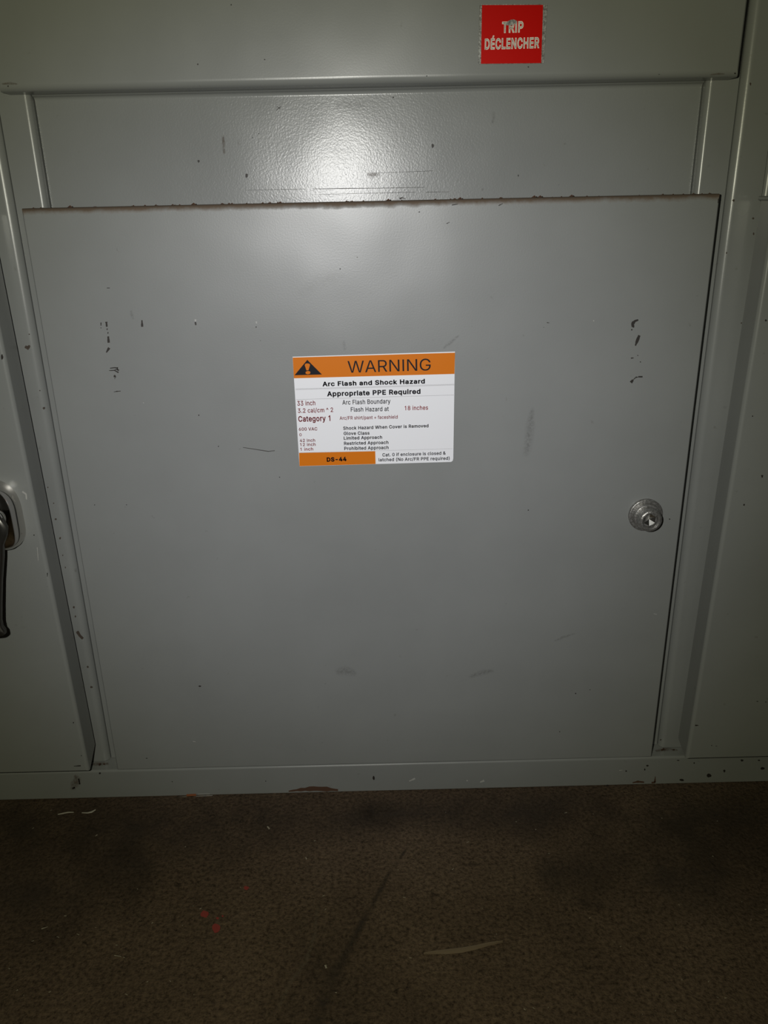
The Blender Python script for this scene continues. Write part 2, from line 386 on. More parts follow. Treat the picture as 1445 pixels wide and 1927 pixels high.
# ---- screw on the access door
sc = (.2105, 0, FL-.2358)
def arcp(r, h0, rr, up=True): return [(r-rr+rr*math.cos(math.radians(a)), h0-rr+rr*math.sin(math.radians(a))) for a in range(0, 91, 15)]
link('washer', lathe([(.0060,0),(.0132,0)]+arcp(.0134,.0030,.0009)+[(.0108,.0031),(.0106,.0062)]+arcp(.0104,.0072,.0008)+[(.006,.0072)], sc), M_zinc, door)
head = lathe([(.0060,.006),(.0090,.0068)]+arcp(.0091,.0158,.0022)+[(.0066,.0158),(.0060,.0152),(.0058,.0105),(.0005,.0104)], sc)
link('socket_screw', head, M_zinc, door)
sk = []
for i in range(6):
    a = math.pi/6+i*math.pi/3; sk.append((sc[0]+.0050*math.cos(a), -.0125, sc[2]+.0050*math.sin(a)))
tip = (sc[0], -.0106, sc[2])
link('hex_socket', mesh(sk+[tip], [(i,(i+1)%6,6) for i in range(6)]), simple('bright_steel', (.8,.8,.78), .22, 1), door)

# ---- lever handle on the left door
def handle():
    y0 = -.0155; cx, cz = -.2955, FL-.2155
    h = thing('lever_handle', 'chrome lever handle with a dark hanging lever on the grey door', 'handle')
    V, Fc = [], []; n = 56
    secs = [(0,.0240,.0272),(.006,.0243,.0276),(.012,.0236,.0268),(.0165,.0220,.0250),(.0195,.0188,.0218),(.0210,.0140,.0170),(.0214,.006,.008)]
    for d, a, b_ in secs:                     # rounder at the top, squarer towards the bottom
        for i in range(n):
            t = 2*math.pi*i/n; c_, s_ = math.cos(t), math.sin(t)
            ex = .80 if s_ > 0 else .42
            V.append((cx+a*math.copysign(abs(c_)**ex, c_), y0-d, cz+b_*math.copysign(abs(s_)**ex, s_)))
    for k in range(len(secs)-1):
        for i in range(n): Fc.append((k*n+i, k*n+(i+1)%n, (k+1)*n+(i+1)%n, (k+1)*n+i))
    Fc.append(tuple(range((len(secs)-1)*n, len(secs)*n)))
    link('housing', mesh(V, Fc, True), M_chrome, h)
    lx = cx+.0085
    hub = lathe([(.0100,.016),(.0118,.0195)]+arcp(.0118,.0270,.003)+[(.002,.0272)], (lx, y0, cz+.002))
    link('hub', hub, M_chrome, h)
    V, Fc = [], []                            # lever: bowed bar hanging from the hub, flared at its tip
    prof = [(.010,.0060,.0240,0),(.004,.0100,.0245,.002),(-.003,.0112,.0250,.003),(-.009,.0105,.0256,.0025),(-.016,.0080,.0263,.0015),(-.026,.0070,.0275,.001),(-.044,.0066,.0300,-.0022),(-.062,.0068,.0330,-.0050),(-.074,.0072,.0352,-.0068),(-.079,.0084,.0360,-.0076),(-.0815,.0104,.0364,-.0079),(-.0845,.0108,.0368,-.0082),(-.0855,.0095,.0368,-.0084)]
    m = 16
    for dz, hw, d, ox in prof:
        for i in range(m):
            t = 2*math.pi*i/m; c_, s_ = math.cos(t), math.sin(t)
            V.append((lx+ox+hw*math.copysign(abs(c_)**.6,c_), y0-d+.0035*math.copysign(abs(s_)**.6,s_), cz+dz))
    for k in range(len(prof)-1):
        for i in range(m): Fc.append((k*m+i, k*m+(i+1)%m, (k+1)*m+(i+1)%m, (k+1)*m+i))
    Fc += [tuple(range(m)), tuple(range((len(prof)-1)*m, len(prof)*m))]
    me = mesh(V, Fc, True); me.set_sharp_from_angle(angle=math.radians(40))
    link('lever', me, M_darkmetal, h)
handle()

# ------------------------------------------------------------------ wear on the painted metal
pd = on(-.0001); pp = on(YP-.0001)
big = [[([(1201,602),(1195,604),(1190,609),(1191,614),(1193,616)], (3,5,6,5,3))], [([(1203,631),(1199,641),(1195.5,650.5)], (5,5,3.5))],
       [([(1187,720),(1191,715)], (5,4)), ([(1191,715),(1196,710.5)], (1.5,1.5)), ([(1196,710),(1201,709.5)], (2.5,1.2)), ([(1201,709),(1209,709)], (3,2.5))],
       [([(207,693),(215,692),(222,692.5)], (1.5,2,3)), ([(205,697.5),(215,697),(223,701)], (1,2,3)), ([(215,697),(219,695),(224,697)], (2,2,3)), ([(220,692),(222,697)], (2,2))],
       [([(203.5,633),(204.5,645)], (3,4.5))], [([(267,602.5),(267.5,615)], (3,4))], [([(200,605.5),(201,615)], (5,3))]]
for b_ in big: marks('paint_chip', b_, pd, M_chip, door, False)
marks('small_paint_chips', [([(201,542),(206.5,542)],(1.5,1.2)), ([(190,607),(190,613)],(3,1.5)), ([(190,617)],(2,2)), ([(201.5,619.5)],(2.5,3.5)), ([(203,626.5)],(3,3)), ([(205.5,654.5),(200,663.5)],(4.5,2)),
  ([(216,708)],(5,6)), ([(216,712.5)],(2,1.5)), ([(214,737.5),(220,736.5),(227,736)],(.8,1.8,1.2)), ([(367.5,606),(368.5,612)],(4,2)), ([(482,615.5)],(2.5,3)), ([(374,781.5)],(2.6,2.6)), ([(411,840)],(2,2.4)),
  ([(457,842),(480,845.5),(505,849.5),(517,848)],(1,1,1.4,1)), ([(1188.6,620.6)],(3.4,3)), ([(1200,669)],(2.4,2)), ([(1187,674),(1192,673.5)],(2,1.6)), ([(1205,681)],(2.6,2.4)), ([(1029,607),(1033.5,607.5)],(1.6,1)), ([(1023,616)],(1.5,1)),
  ([(376,1291.5)],(5,3)), ([(640,506)],(2.5,2.5)), ([(672,484)],(2,2)), ([(526,898)],(2.5,2)), ([(994,960)],(2.4,2.4)), ([(1083,1305)],(2.5,2.5)), ([(490,641)],(1.5,1.2)), ([(789,399)],(4,2)), ([(850,386),(862,384)],(2,1)), ([(938,387),(946,383)],(2,1)), ([(840,421),(846,418)],(1.5,1)),
  ([(1053,1377)],(2,2)), ([(1110,1298)],(2,1.5)), ([(276,1427)],(4,1.5)), ([(178,950)],(2,2)), ([(238,950)],(2,1.8)), ([(1260,977)],(3,2.4)), ([(1352,374),(1351,382)],(2,1.4))], pd, M_chip, door)
marks('pale_scratches', [([(367.5,601),(368,605)],(4,2)), ([(482,605),(483,609)],(3,1.5)), ([(1117,603.6)],(2.4,2.4)), ([(270,758)],(2.4,1.2)), ([(363,1395),(368,1396)],(1.2,1)), ([(1230,1155),(1236,1156)],(1,.8))], pd, M_light, door)
for pts, wd, m in [([(1002,765),(998,800),(990,862)],[8,22,18],M_smudge), ([(833,657),(847,645),(865,630)],[5,9,4],M_smudge), ([(1042,1207),(1060,1199),(1084,1191)],[4,7,3],M_smudge),
                   ([(630,1265),(650,1262),(672,1268)],[14,22,12],M_smudge), ([(246,583),(248,592),(251,602)],[5,8,4],M_smudge), ([(560,560),(600,530),(650,515)],[20,40,20],M_pale_smudge),
                   ([(880,1275),(910,1265),(930,1262)],[8,14,8],M_smudge), ([(645,640),(650,660)],[8,8],M_smudge)]:
    soft_mark('smudge', pts, wd, pd, m, door)
marks('small_paint_chips', [([(520,208),(525,203),(529,200)],(1,1.5,1)), ([(521,200),(527,205)],(1,1)), ([(740,183)],(3,4)), ([(814,274)],(5.5,9)), ([(464,330.5)],(5.5,9)), ([(487,251.5)],(3,2)), ([(475,259)],(2,2)), ([(373.7,303.5)],(4.5,6)), ([(975,330.5)],(2.5,4)),
  ([(651,328)],(2,2)), ([(589,355.5),(650,354.5),(720,354),(798,352.5)],(.8,1.2,1,.7)), ([(462,358),(573,356)],(.5,.7)), ([(600,366),(700,363.5),(781,361.6)],(.6,.8,.6)), ([(801,361.5),(846,361)],(.9,.6)), ([(700,326),(815,321.5)],(.5,.7)), ([(207,181),(208,185)],(2,2.5)), ([(752,374),(757,372),(763,374)],(4,2,1))], pp, M_chip, panel)
for pts, wd, m in [([(419,254),(421,275),(422,292)],[6,8,5],M_brown_smudge), ([(929,209),(928,222),(926,234)],[7,9,6],M_smudge), ([(630,200),(650,196),(690,198)],[14,26,14],M_smudge), ([(906,355),(910,358)],[8,8],M_smudge), ([(690,327),(700,330),(715,328)],[8,14,8],M_brown_smudge), ([(1050,346),(1053,348)],[6,6],M_smudge)]:
    soft_mark('smudge', pts, wd, pp, m, panel)
# dust bits sitting on the access door's top fold
db = []
rs = random.Random(5)
for _ in range(60):
    x = rs.uniform(-.235,.235); r = rs.uniform(.0002,.0007)*(1.8 if rs.random() < .12 else 1)
    db.append((x, rs.uniform(.003,.012), r))
V, Fc = [], []
for x, y, r in db:
    b0 = len(V)
    for dx, dy, dz in ((-1.6,0,0),(0,-1,0),(1.6,0,0),(0,1,0),(.3,0,1)): V.append((x+dx*r, y+dy*r, FL+.00005+max(dz,0)*r*1.2))
    Fc += [(b0,b0+1,b0+4),(b0+1,b0+2,b0+4),(b0+2,b0+3,b0+4),(b0+3,b0,b0+4)]
o = link('dust_crumbs', mesh(V, Fc), M_rust, door); o['kind'] = 'stuff'
# upper door, posts, side doors
pu = on(-.0001)
marks('small_paint_chips', [([(498,112)],(3,3)), ([(372,121)],(3,3)), ([(15,162)],(3,3)), ([(994,126)],(3,3)), ([(803,143)],(3,2)), ([(1383,138)],(4,3)), ([(1240,140)],(3,1.2)), ([(435,9)],(3,3))], pu, M_chip, udoor)
soft_mark('smudge', [(1335,141),(1350,139),(1365,139)], [3,5,3], pu, M_brown_smudge, udoor)
soft_mark('smudge', [(2,158),(18,157),(34,158)], [4,7,3], pu, M_brown_smudge, udoor)
ppl = on(.0149)
lp = [ch for ch in cab.children if ch.name.startswith('frame_post')]
marks('paint_chips', [([(47,652),(52,655),(56,650)],(5,7,3)), ([(82.5,768)],(5,5)), ([(55,629)],(3,2)), ([(75,735)],(3,2)), ([(145,1188),(150,1196),(156,1202)],(5,6,4)), ([(113,1013)],(4,5)), ([(105,977)],(4,4)), ([(139,1143)],(4,5)), ([(142,1160)],(3,4)), ([(90,917)],(2,3)), ([(101,947)],(3,2)), ([(172,1293)],(5,4)), ([(165,1255)],(4,4)), ([(118,1045)],(2,3)), ([(123,1068)],(2,4))], ppl, M_post_chip, lp[0])
marks('paint_chips', [([(1352+28,377)],(5,5)), ([(1417,411)],(4,4)), ([(1418,440)],(3,6)), ([(1395,608)],(3,3)), ([(1412,158)],(3,6)), ([(1243,1392)],(3,3)), ([(1367,476)],(3,3))], ppl, M_post_chip, lp[1])
pl = on(-.0156)
marks('small_paint_chips', [([(1441,603)],(4,4)), ([(1434,894),(1434,899)],(5,2)), ([(1400,950)],(3.5,4)), ([(1308,1365),(1314,1365)],(2.5,1.5)), ([(1425,1320)],(4,1.5)), ([(1441,1321)],(3,1.5)), ([(1339,1403)],(2,2)), ([(1348,1404)],(4,1)), ([(1416,783)],(2.5,3))], pl, M_chip, rdoor)
marks('small_paint_chips', [([(64,1007)],(2.4,2.4)), ([(138,1360)],(2.4,3)), ([(153,1422)],(2,2)), ([(89,1078),(89,1085)],(1.5,1)), ([(139,1442),(152,1441)],(1.5,2)), ([(4,672)],(4,12))], pl, M_chip, ldoor)
marks('bare_scratches', [([(42,925),(49,930),(50,940)],(3,4,2)), ([(70,1030),(72,1055)],(1.2,1))], pl, M_light, ldoor)

# ------------------------------------------------------------------ lettering
# outlines of a plain grotesque sans face: advance width and closed contours, 500 units per em
GLYPHS = {' ': (94, []),
'&': (224, [[(98,-3),(75,-1),(55,6),(39,17),(27,31),(20,48),(17,67),(19,82),(24,95),(42,117),(70,139),(108,168),(118,176),(127,187),(131,202),(129,214),(123,223),(113,228),(101,230),(84,227),(73,216),(68,199),(73,182),(84,164),(102,142),(219,0),(182,0),(86,116),(61,146),(44,172),(39,185),(38,199),(40,215),(45,229),(55,241),(67,249),(82,255),(100,257),(118,255),(133,249),(145,241),(154,230),(160,217),(162,202),(158,181),(146,162),(128,146),(77,109),(64,98),(55,87),(50,77),(48,66),(50,54),(55,44),(72,29),(83,25),(96,23),(111,25),(126,30),(139,37),(151,48),(160,61),(168,76),(173,93),(174,112),(204,112),(202,90),(198,72),(185,46),(173,31),(166,23),(153,12),(136,3),(117,-2)]]),
'(': (137, [[(45,103),(46,132),(50,162),(53,177),(57,192),(61,206),(66,221),(76,247),(88,270),(118,270),(106,242),(95,214),(87,185),(81,157),(77,129),(76,103),(77,80),(80,57),(86,33),(94,8),(99,-5),(105,-19),(111,-33),(118,-48),(88,-48),(78,-29),(69,-11),(62,8),(56,27),(51,46),(47,66),(45,84)]]),
')': (137, [[(19,-48),(26,-33),(32,-18),(38,-4),(43,9),(51,34),(57,58),(60,81),(61,103),(60,129),(56,157),(50,185),(41,214),(31,242),(19,270),(48,270),(60,247),(71,221),(76,206),(80,192),(83,177),(86,162),(91,132),(92,103),(91,84),(89,65),(86,46),(81,27),(74,8),(67,-11),(58,-30),(48,-48)]]),
'+': (227, [[(99,17),(99,182),(128,182),(128,17)], [(31,86),(31,113),(195,113),(195,86)]]),
'-': (227, [[(168,122),(168,94),(57,94),(57,122)]]),
'.': (94, [[(48,-2),(31,4),(25,20),(31,37),(48,43),(64,37),(71,20),(64,4)]]),
'/': (125, [[(117,266),(36,-38),(7,-38),(89,266)]]),
'0': (227, [[(113,-3),(87,0),(65,12),(47,31),(34,57),(30,72),(27,89),(25,107),(24,127),(25,147),(27,165),(30,182),(35,197),(48,223),(65,242),(87,254),(113,258),(139,254),(161,242),(179,223),(192,197),(197,182),(200,165),(202,147),(203,127),(202,107),(200,89),(197,72),(192,57),(179,31),(162,12),(140,0)], [(113,25),(131,28),(145,37),(157,52),(165,72),(170,97),(172,127),(170,157),(165,182),(157,203),(145,218),(131,227),(113,230),(96,227),(82,218),(70,203),(62,182),(56,157),(55,127),(56,97),(62,72),(70,52),(82,37),(96,28)]]),
'1': (227, [[(38,0),(38,27),(195,27),(195,0)], [(138,254),(138,0),(106,0),(106,224),(105,224),(43,179),(43,213),(99,254)]]),
'2': (227, [[(32,0),(32,24),(117,114),(141,141),(155,163),(160,186),(159,198),(154,209),(137,224),(112,230),(98,228),(86,224),(77,216),(69,207),(65,195),(64,181),(33,181),(35,202),(43,221),(55,237),(72,248),(91,255),(112,258),(134,255),(153,248),(169,237),(181,223),(188,205),(191,186),(185,159),(179,145),(168,129),(133,90),(76,30),(76,28),(195,28),(195,0)]]),
'3': (227, [[(109,-3),(87,-1),(66,5),(49,15),(35,29),(26,46),(22,66),(55,66),(57,54),(63,44),(72,35),(83,30),(109,25),(124,26),(138,30),(149,37),(157,46),(163,58),(165,72),(163,86),(158,98),(150,109),(137,117),(121,122),(101,124),(78,124),(78,150),(144,224),(144,226),(35,226),(35,254),(186,254),(186,230),(106,139),(106,144),(132,144),(154,138),(172,127),(185,111),(194,93),(196,72),(194,51),(185,33),(172,18),(154,6),(133,-1)]]),
'4': (227, [[(20,53),(20,79),(123,254),(155,254),(54,83),(54,81),(207,81),(207,53)], [(141,0),(141,61),(141,73),(141,159),(171,159),(171,0)]]),
'6': (227, [[(113,-3),(91,-1),(71,7),(55,20),(42,37),(34,58),(32,81),(34,100),(40,119),(51,142),(69,170),(126,254),(161,254),(75,131),(73,131),(83,144),(98,153),(117,157),(139,155),(158,147),(173,136),(185,120),(192,101),(194,79),(192,56),(184,36),(171,20),(155,7),(135,-1)], [(113,24),(127,26),(139,31),(149,40),(157,51),(162,64),(164,79),(162,94),(157,107),(149,118),(139,126),(127,131),(113,133),(99,131),(87,126),(77,118),(69,107),(64,94),(62,79),(64,64),(69,51),(77,40),(87,31),(99,26)]]),
'8': (227, [[(113,-3),(89,-1),(68,6),(50,17),(37,31),(29,48),(26,68),(28,83),(33,98),(40,110),(51,121),(63,128),(76,132),(76,133),(59,141),(46,154),(38,171),(35,190),(38,209),(45,225),(57,239),(73,249),(92,256),(113,258),(134,256),(153,249),(169,239),(181,225),(188,209),(191,190),(188,171),(180,154),(167,141),(150,133),(150,132),(164,128),(176,121),(186,110),(194,98),(199,83),(200,68),(198,48),(189,31),(176,17),(158,6),(137,-1)], [(113,25),(129,26),(142,30),(153,37),(161,46),(167,57),(168,69),(167,83),(161,94),(153,104),(141,111),(128,116),(113,118),(98,116),(85,111),(73,104),(65,94),(59,83),(58,69),(59,57),(64,46),(73,37),(84,30),(97,26)], [(113,145),(137,150),(154,165),(158,176),(160,188),(154,210),(138,225),(113,230),(89,225),(72,210),(68,200),(66,188),(68,176),(72,165),(89,150)]]),
'A': (240, [[(8,0),(101,254),(138,254),(231,0),(198,0),(144,151),(132,186),(116,239),(123,239),(106,185),(95,151),(43,0)], [(55,71),(55,99),(185,99),(185,71)]]),
'B': (228, [[(30,0),(30,254),(121,254),(145,252),(164,245),(180,235),(190,221),(197,205),(199,187),(198,172),(193,160),(178,143),(157,133),(157,131),(170,129),(182,123),(192,114),(201,102),(207,86),(209,68),(207,50),(200,33),(189,20),(172,9),(151,2),(123,0)], [(62,29),(122,29),(148,31),(165,40),(175,53),(178,68),(176,81),(171,92),(163,102),(153,109),(140,114),(124,115),(62,115)], [(62,143),(119,143),(132,144),(144,148),(162,163),(166,174),(168,186),(165,202),(156,214),(141,223),(120,226),(62,226)]]),
'C': (255, [[(134,-3),(118,-2),(103,1),(88,6),(75,12),(63,21),(52,32),(43,44),(35,58),(28,73),(24,90),(21,108),(20,127),(21,146),(24,165),(28,181),(35,197),(43,210),(52,223),(63,233),(75,242),(88,249),(103,254),(118,257),(134,258),(152,256),(170,252),(186,245),(201,236),(214,224),(224,209),(232,193),(236,174),(204,174),(195,197),(179,214),(158,224),(134,228),(111,225),(92,216),(75,202),(62,182),(54,157),(52,127),(54,97),(63,72),(75,53),(92,38),(112,29),(134,26),(158,30),(179,40),(195,57),(204,80),(236,80),(232,62),(224,45),(214,31),(201,19),(187,9),(170,2),(153,-2)]]),
'D': (252, [[(109,0),(48,0),(48,29),(107,29),(136,31),(159,40),(177,55),(189,75),(197,99),(200,128),(197,156),(190,180),(177,200),(160,214),(138,223),(110,226),(47,226),(47,254),(113,254),(131,253),(147,251),(162,246),(176,239),(200,221),(217,196),(223,181),(227,164),(230,147),(231,128),(230,109),(227,91),(223,74),(217,59),(209,46),(199,34),(188,24),(175,15),(161,9),(145,4),(128,1)], [(62,254),(62,0),(30,0),(30,254)]]),
'E': (210, [[(30,0),(30,254),(186,254),(186,226),(62,226),(62,143),(178,143),(178,114),(62,114),(62,29),(188,29),(188,0)]]),
'F': (205, [[(30,0),(30,254),(185,254),(185,226),(62,226),(62,139),(173,139),(173,111),(62,111),(62,0)]]),
'G': (261, [[(134,-3),(118,-2),(102,1),(88,6),(75,13),(63,21),(52,32),(42,44),(35,58),(28,73),(24,90),(21,108),(20,127),(21,146),(24,165),(28,181),(35,197),(42,210),(52,223),(62,233),(74,242),(88,249),(102,254),(117,257),(132,258),(152,256),(170,252),(187,245),(202,235),(214,222),(225,208),(232,192),(237,174),(204,174),(194,197),(178,213),(158,224),(133,228),(111,225),(92,216),(75,202),(62,182),(54,157),(52,127),(54,97),(63,72),(75,53),(92,38),(112,29),(134,26),(155,29),(172,36),(187,47),(198,62),(205,80),(207,101),(217,100),(141,100),(141,128),(239,128),(239,100),(236,71),(225,45),(209,25),(188,9),(163,0)]]),
'H': (259, [[(30,0),(30,254),(62,254),(62,144),(196,144),(196,254),(228,254),(228,0),(196,0),(196,116),(62,116),(62,0)]]),
'I': (151, [[(16,0),(16,29),(59,29),(59,226),(16,226),(16,254),(135,254),(135,226),(91,226),(91,29),(135,29),(135,0)]]),
'L': (197, [[(30,0),(30,254),(62,254),(62,29),(181,29),(181,0)]]),
'N': (262, [[(30,0),(30,254),(68,254),(172,91),(181,75),(194,53),(207,27),(202,27),(200,54),(200,79),(199,97),(199,254),(232,254),(232,0),(193,0),(101,145),(89,165),(74,191),(54,226),(60,227),(61,192),(62,164),(62,145),(62,0)]]),
'P': (223, [[(30,0),(30,254),(118,254),(144,252),(166,244),(183,231),(195,215),(202,195),(204,174),(202,152),(195,133),(183,116),(166,104),(144,96),(118,93),(55,93),(55,121),(116,121),(134,123),(149,128),(159,136),(167,147),(171,160),(172,174),(171,188),(167,201),(159,211),(148,219),(134,224),(116,226),(62,226),(62,0)]]),
'R': (225, [[(30,0),(30,254),(118,254),(145,252),(167,244),(183,232),(195,217),(202,198),(205,176),(202,154),(195,136),(183,120),(166,109),(145,101),(118,99),(48,99),(48,128),(117,128),(135,129),(149,133),(160,141),(167,150),(171,162),(173,176),(171,190),(167,202),(159,212),(149,220),(134,224),(116,226),(62,226),(62,0)], [(177,0),(115,115),(151,115),(214,0)]]),
'S': (224, [[(112,-4),(86,-2),(64,5),(46,15),(32,30),(23,48),(19,68),(52,68),(55,55),(62,44),(71,35),(83,29),(112,25),(128,26),(143,30),(155,37),(165,46),(171,57),(173,70),(171,81),(166,89),(148,102),(122,111),(92,120),(64,130),(43,145),(30,163),(26,186),(29,206),(37,224),(51,238),(69,249),(90,256),(114,258),(137,256),(158,249),(175,238),(189,224),(197,208),(200,189),(169,189),(163,206),(151,219),(134,227),(112,229),(97,228),(84,224),(73,218),(64,209),(59,199),(58,188),(60,176),(65,167),(85,154),(106,147),(132,140),(156,132),(179,119),(189,110),(197,99),(202,85),(204,69),(201,50),(193,32),(180,17),(162,5),(139,-2)]]),
'T': (225, [[(16,226),(16,254),(208,254),(208,226),(128,226),(128,0),(96,0),(96,226)]]),
'V': (240, [[(102,0),(8,254),(42,254),(96,103),(108,69),(124,15),(117,15),(133,69),(145,103),(197,254),(231,254),(139,0)]]),
'W': (344, [[(78,0),(8,254),(41,254),(82,98),(88,73),(93,47),(98,20),(95,20),(100,47),(106,73),(112,98),(153,254),(190,254),(231,98),(237,73),(243,47),(249,20),(244,20),(249,47),(255,73),(261,98),(302,254),(335,254),(265,0),(228,0),(184,161),(176,196),(168,237),(175,237),(167,197),(159,161),(115,0)]]),
'^': (164, [[(77,232),(86,232),(86,219),(77,219)], [(13,139),(65,246),(99,246),(150,139),(120,139),(80,224),(83,224),(44,139)]]),
'a': (195, [[(80,-4),(63,-3),(47,2),(34,11),(24,22),(17,37),(15,54),(17,69),(22,80),(39,97),(63,105),(89,110),(117,113),(133,117),(138,127),(138,128),(133,148),(120,161),(98,165),(75,161),(59,150),(50,137),(20,146),(29,161),(39,173),(52,182),(66,188),(97,192),(119,190),(143,180),(153,172),(161,160),(167,145),(168,126),(168,0),(138,0),(138,26),(136,26),(126,12),(108,1),(95,-3)], [(85,23),(101,24),(114,29),(124,37),(132,47),(138,69),(138,95),(130,91),(116,88),(100,86),(88,84),(67,79),(52,70),(46,52),(51,36),(65,26)]]),
'b': (213, [[(115,-4),(99,-3),(86,2),(69,16),(59,29),(56,29),(56,0),(26,0),(26,254),(57,254),(57,160),(59,160),(69,173),(86,186),(98,191),(115,192),(137,189),(156,180),(173,166),(185,146),(193,122),(195,94),(193,66),(185,42),(173,23),(157,8),(137,-1)], [(110,23),(126,26),(140,33),(150,44),(158,58),(163,75),(164,95),(163,114),(158,131),(150,145),(140,156),(126,163),(110,165),(94,163),(81,156),(70,145),(62,131),(58,114),(56,95),(58,75),(63,58),(70,43),(81,32),(94,26)]]),
'c': (198, [[(104,-4),(79,-1),(58,8),(41,23),(28,43),(20,66),(17,94),(20,122),(28,146),(41,165),(58,180),(79,189),(104,192),(130,189),(153,178),(170,161),(181,138),(151,131),(145,145),(135,155),(121,162),(104,165),(86,162),(73,155),(62,144),(54,129),(50,112),(48,94),(50,75),(54,59),(62,44),(73,33),(86,26),(104,23),(121,26),(135,33),(146,44),(152,59),(181,51),(171,28),(153,11),(130,0)]]),
'd': (213, [[(98,-4),(75,-1),(56,8),(40,23),(27,42),(20,66),(17,94),(20,122),(27,146),(40,166),(56,180),(75,189),(98,192),(114,191),(126,186),(144,173),(153,160),(155,160),(155,254),(186,254),(186,0),(156,0),(156,29),(153,29),(143,16),(126,2),(114,-3)], [(102,23),(118,26),(132,32),(142,43),(150,58),(154,75),(156,95),(154,114),(150,131),(142,145),(132,156),(118,163),(102,165),(86,163),(72,156),(62,145),(54,131),(50,114),(48,95),(50,75),(54,58),(62,44),(73,33),(86,26)]]),
'e': (202, [[(106,-4),(80,-1),(58,8),(41,23),(28,42),(20,66),(17,93),(20,121),(28,145),(40,165),(58,180),(78,189),(103,192),(118,191),(133,187),(147,180),(160,170),(170,157),(179,141),(184,121),(186,97),(186,85),(37,85),(37,110),(169,110),(155,101),(153,119),(149,134),(141,147),(131,157),(118,163),(103,165),(87,163),(73,157),(62,147),(54,135),(50,121),(48,105),(48,89),(50,69),(55,53),(64,40),(76,31),(90,25),(106,23),(127,26),(143,36),(153,53),(182,45),(177,32),(168,20),(156,10),(141,2),(125,-3)]]),
'f': (127, [[(114,190),(114,164),(3,164),(3,190)], [(40,0),(40,216),(42,231),(48,243),(57,252),(68,259),(80,264),(94,265),(111,263),(121,260),(114,234),(107,236),(97,237),(85,235),(77,230),(72,221),(71,209),(71,0)]]),
'g': (213, [[(103,-75),(84,-74),(67,-70),(53,-63),(41,-55),(25,-35),(51,-20),(61,-33),(77,-44),(103,-49),(124,-46),(141,-38),(152,-23),(156,-3),(156,34),(153,34),(143,21),(126,8),(114,4),(97,2),(76,5),(56,13),(40,27),(28,45),(20,68),(17,96),(20,123),(27,147),(40,166),(56,180),(76,189),(98,192),(114,191),(127,186),(144,173),(154,159),(157,159),(157,190),(186,190),(186,-4),(183,-27),(175,-45),(162,-59),(145,-68),(125,-73)], [(102,30),(118,32),(132,38),(142,47),(150,61),(155,77),(156,96),(155,115),(150,132),(142,146),(132,156),(119,163),(102,165),(86,163),(73,156),(62,145),(54,131),(50,115),(48,96),(50,78),(54,61),(62,48),(73,38),(86,32)]]),
'h': (205, [[(57,113),(57,0),(26,0),(26,254),(57,254),(57,144),(51,144),(62,166),(76,181),(94,189),(114,192),(132,190),(148,184),(161,174),(170,160),(177,142),(179,120),(179,0),(148,0),(148,118),(145,137),(136,152),(123,161),(105,165),(92,163),(80,159),(71,151),(63,141),(58,129)]]),
'i': (84, [[(26,0),(26,190),(57,190),(57,0)], [(42,221),(27,227),(21,242),(27,256),(42,262),(57,256),(63,242),(57,227)]]),
'k': (191, [[(55,68),(55,106),(60,106),(142,190),(180,190),(92,100),(89,100)], [(26,0),(26,254),(57,254),(57,0)], [(147,0),(74,93),(96,114),(186,0)]]),
'l': (95, [[(70,-1),(50,2),(37,10),(29,24),(26,42),(26,254),(57,254),(57,49),(60,31),(73,26),(80,26),(85,27),(90,1),(81,0)]]),
'm': (305, [[(26,0),(26,190),(56,190),(56,148),(54,148),(59,162),(66,173),(86,188),(110,193),(129,190),(144,180),(154,166),(160,147),(156,147),(161,160),(169,172),(178,181),(190,187),(204,192),(218,193),(234,191),(249,186),(261,177),(270,164),(276,148),(278,128),(278,0),(248,0),(248,127),(245,145),(236,156),(224,163),(209,165),(187,160),(173,145),(168,124),(168,0),(137,0),(137,130),(134,144),(126,156),(115,163),(100,165),(79,160),(63,145),(58,133),(57,119),(57,0)]]),
'n': (205, [[(57,113),(57,0),(26,0),(26,190),(56,190),(56,144),(51,144),(62,166),(76,181),(94,189),(114,192),(132,190),(147,184),(160,174),(170,160),(176,142),(179,120),(179,0),(148,0),(148,118),(145,137),(136,152),(123,161),(105,165),(92,163),(80,159),(71,151),(63,141),(58,129)]]),
'o': (208, [[(104,-4),(79,-1),(58,8),(41,23),(28,43),(20,66),(17,94),(20,122),(28,146),(41,165),(58,180),(79,189),(104,192),(128,189),(149,180),(167,165),(180,146),(188,122),(191,94),(188,66),(180,43),(167,23),(149,8),(128,-1)], [(104,23),(121,26),(135,33),(146,44),(154,59),(158,75),(160,94),(158,112),(154,129),(146,144),(135,155),(121,162),(104,165),(86,162),(73,155),(62,144),(54,129),(50,112),(48,94),(50,75),(54,59),(62,44),(73,33),(86,26)]]),
'p': (213, [[(26,-71),(26,190),(56,190),(56,160),(59,160),(69,173),(86,186),(98,191),(115,192),(137,189),(156,180),(173,166),(185,146),(193,122),(195,94),(193,66),(185,42),(173,23),(157,8),(137,-1),(115,-4),(99,-3),(86,2),(69,16),(59,29),(57,29),(57,-71)], [(110,23),(126,26),(140,33),(150,44),(158,58),(163,75),(164,95),(163,114),(158,131),(150,145),(140,156),(126,163),(110,165),(94,163),(81,156),(70,145),(62,131),(58,114),(56,95),(58,75),(63,58),(70,43),(81,32),(94,26)]]),
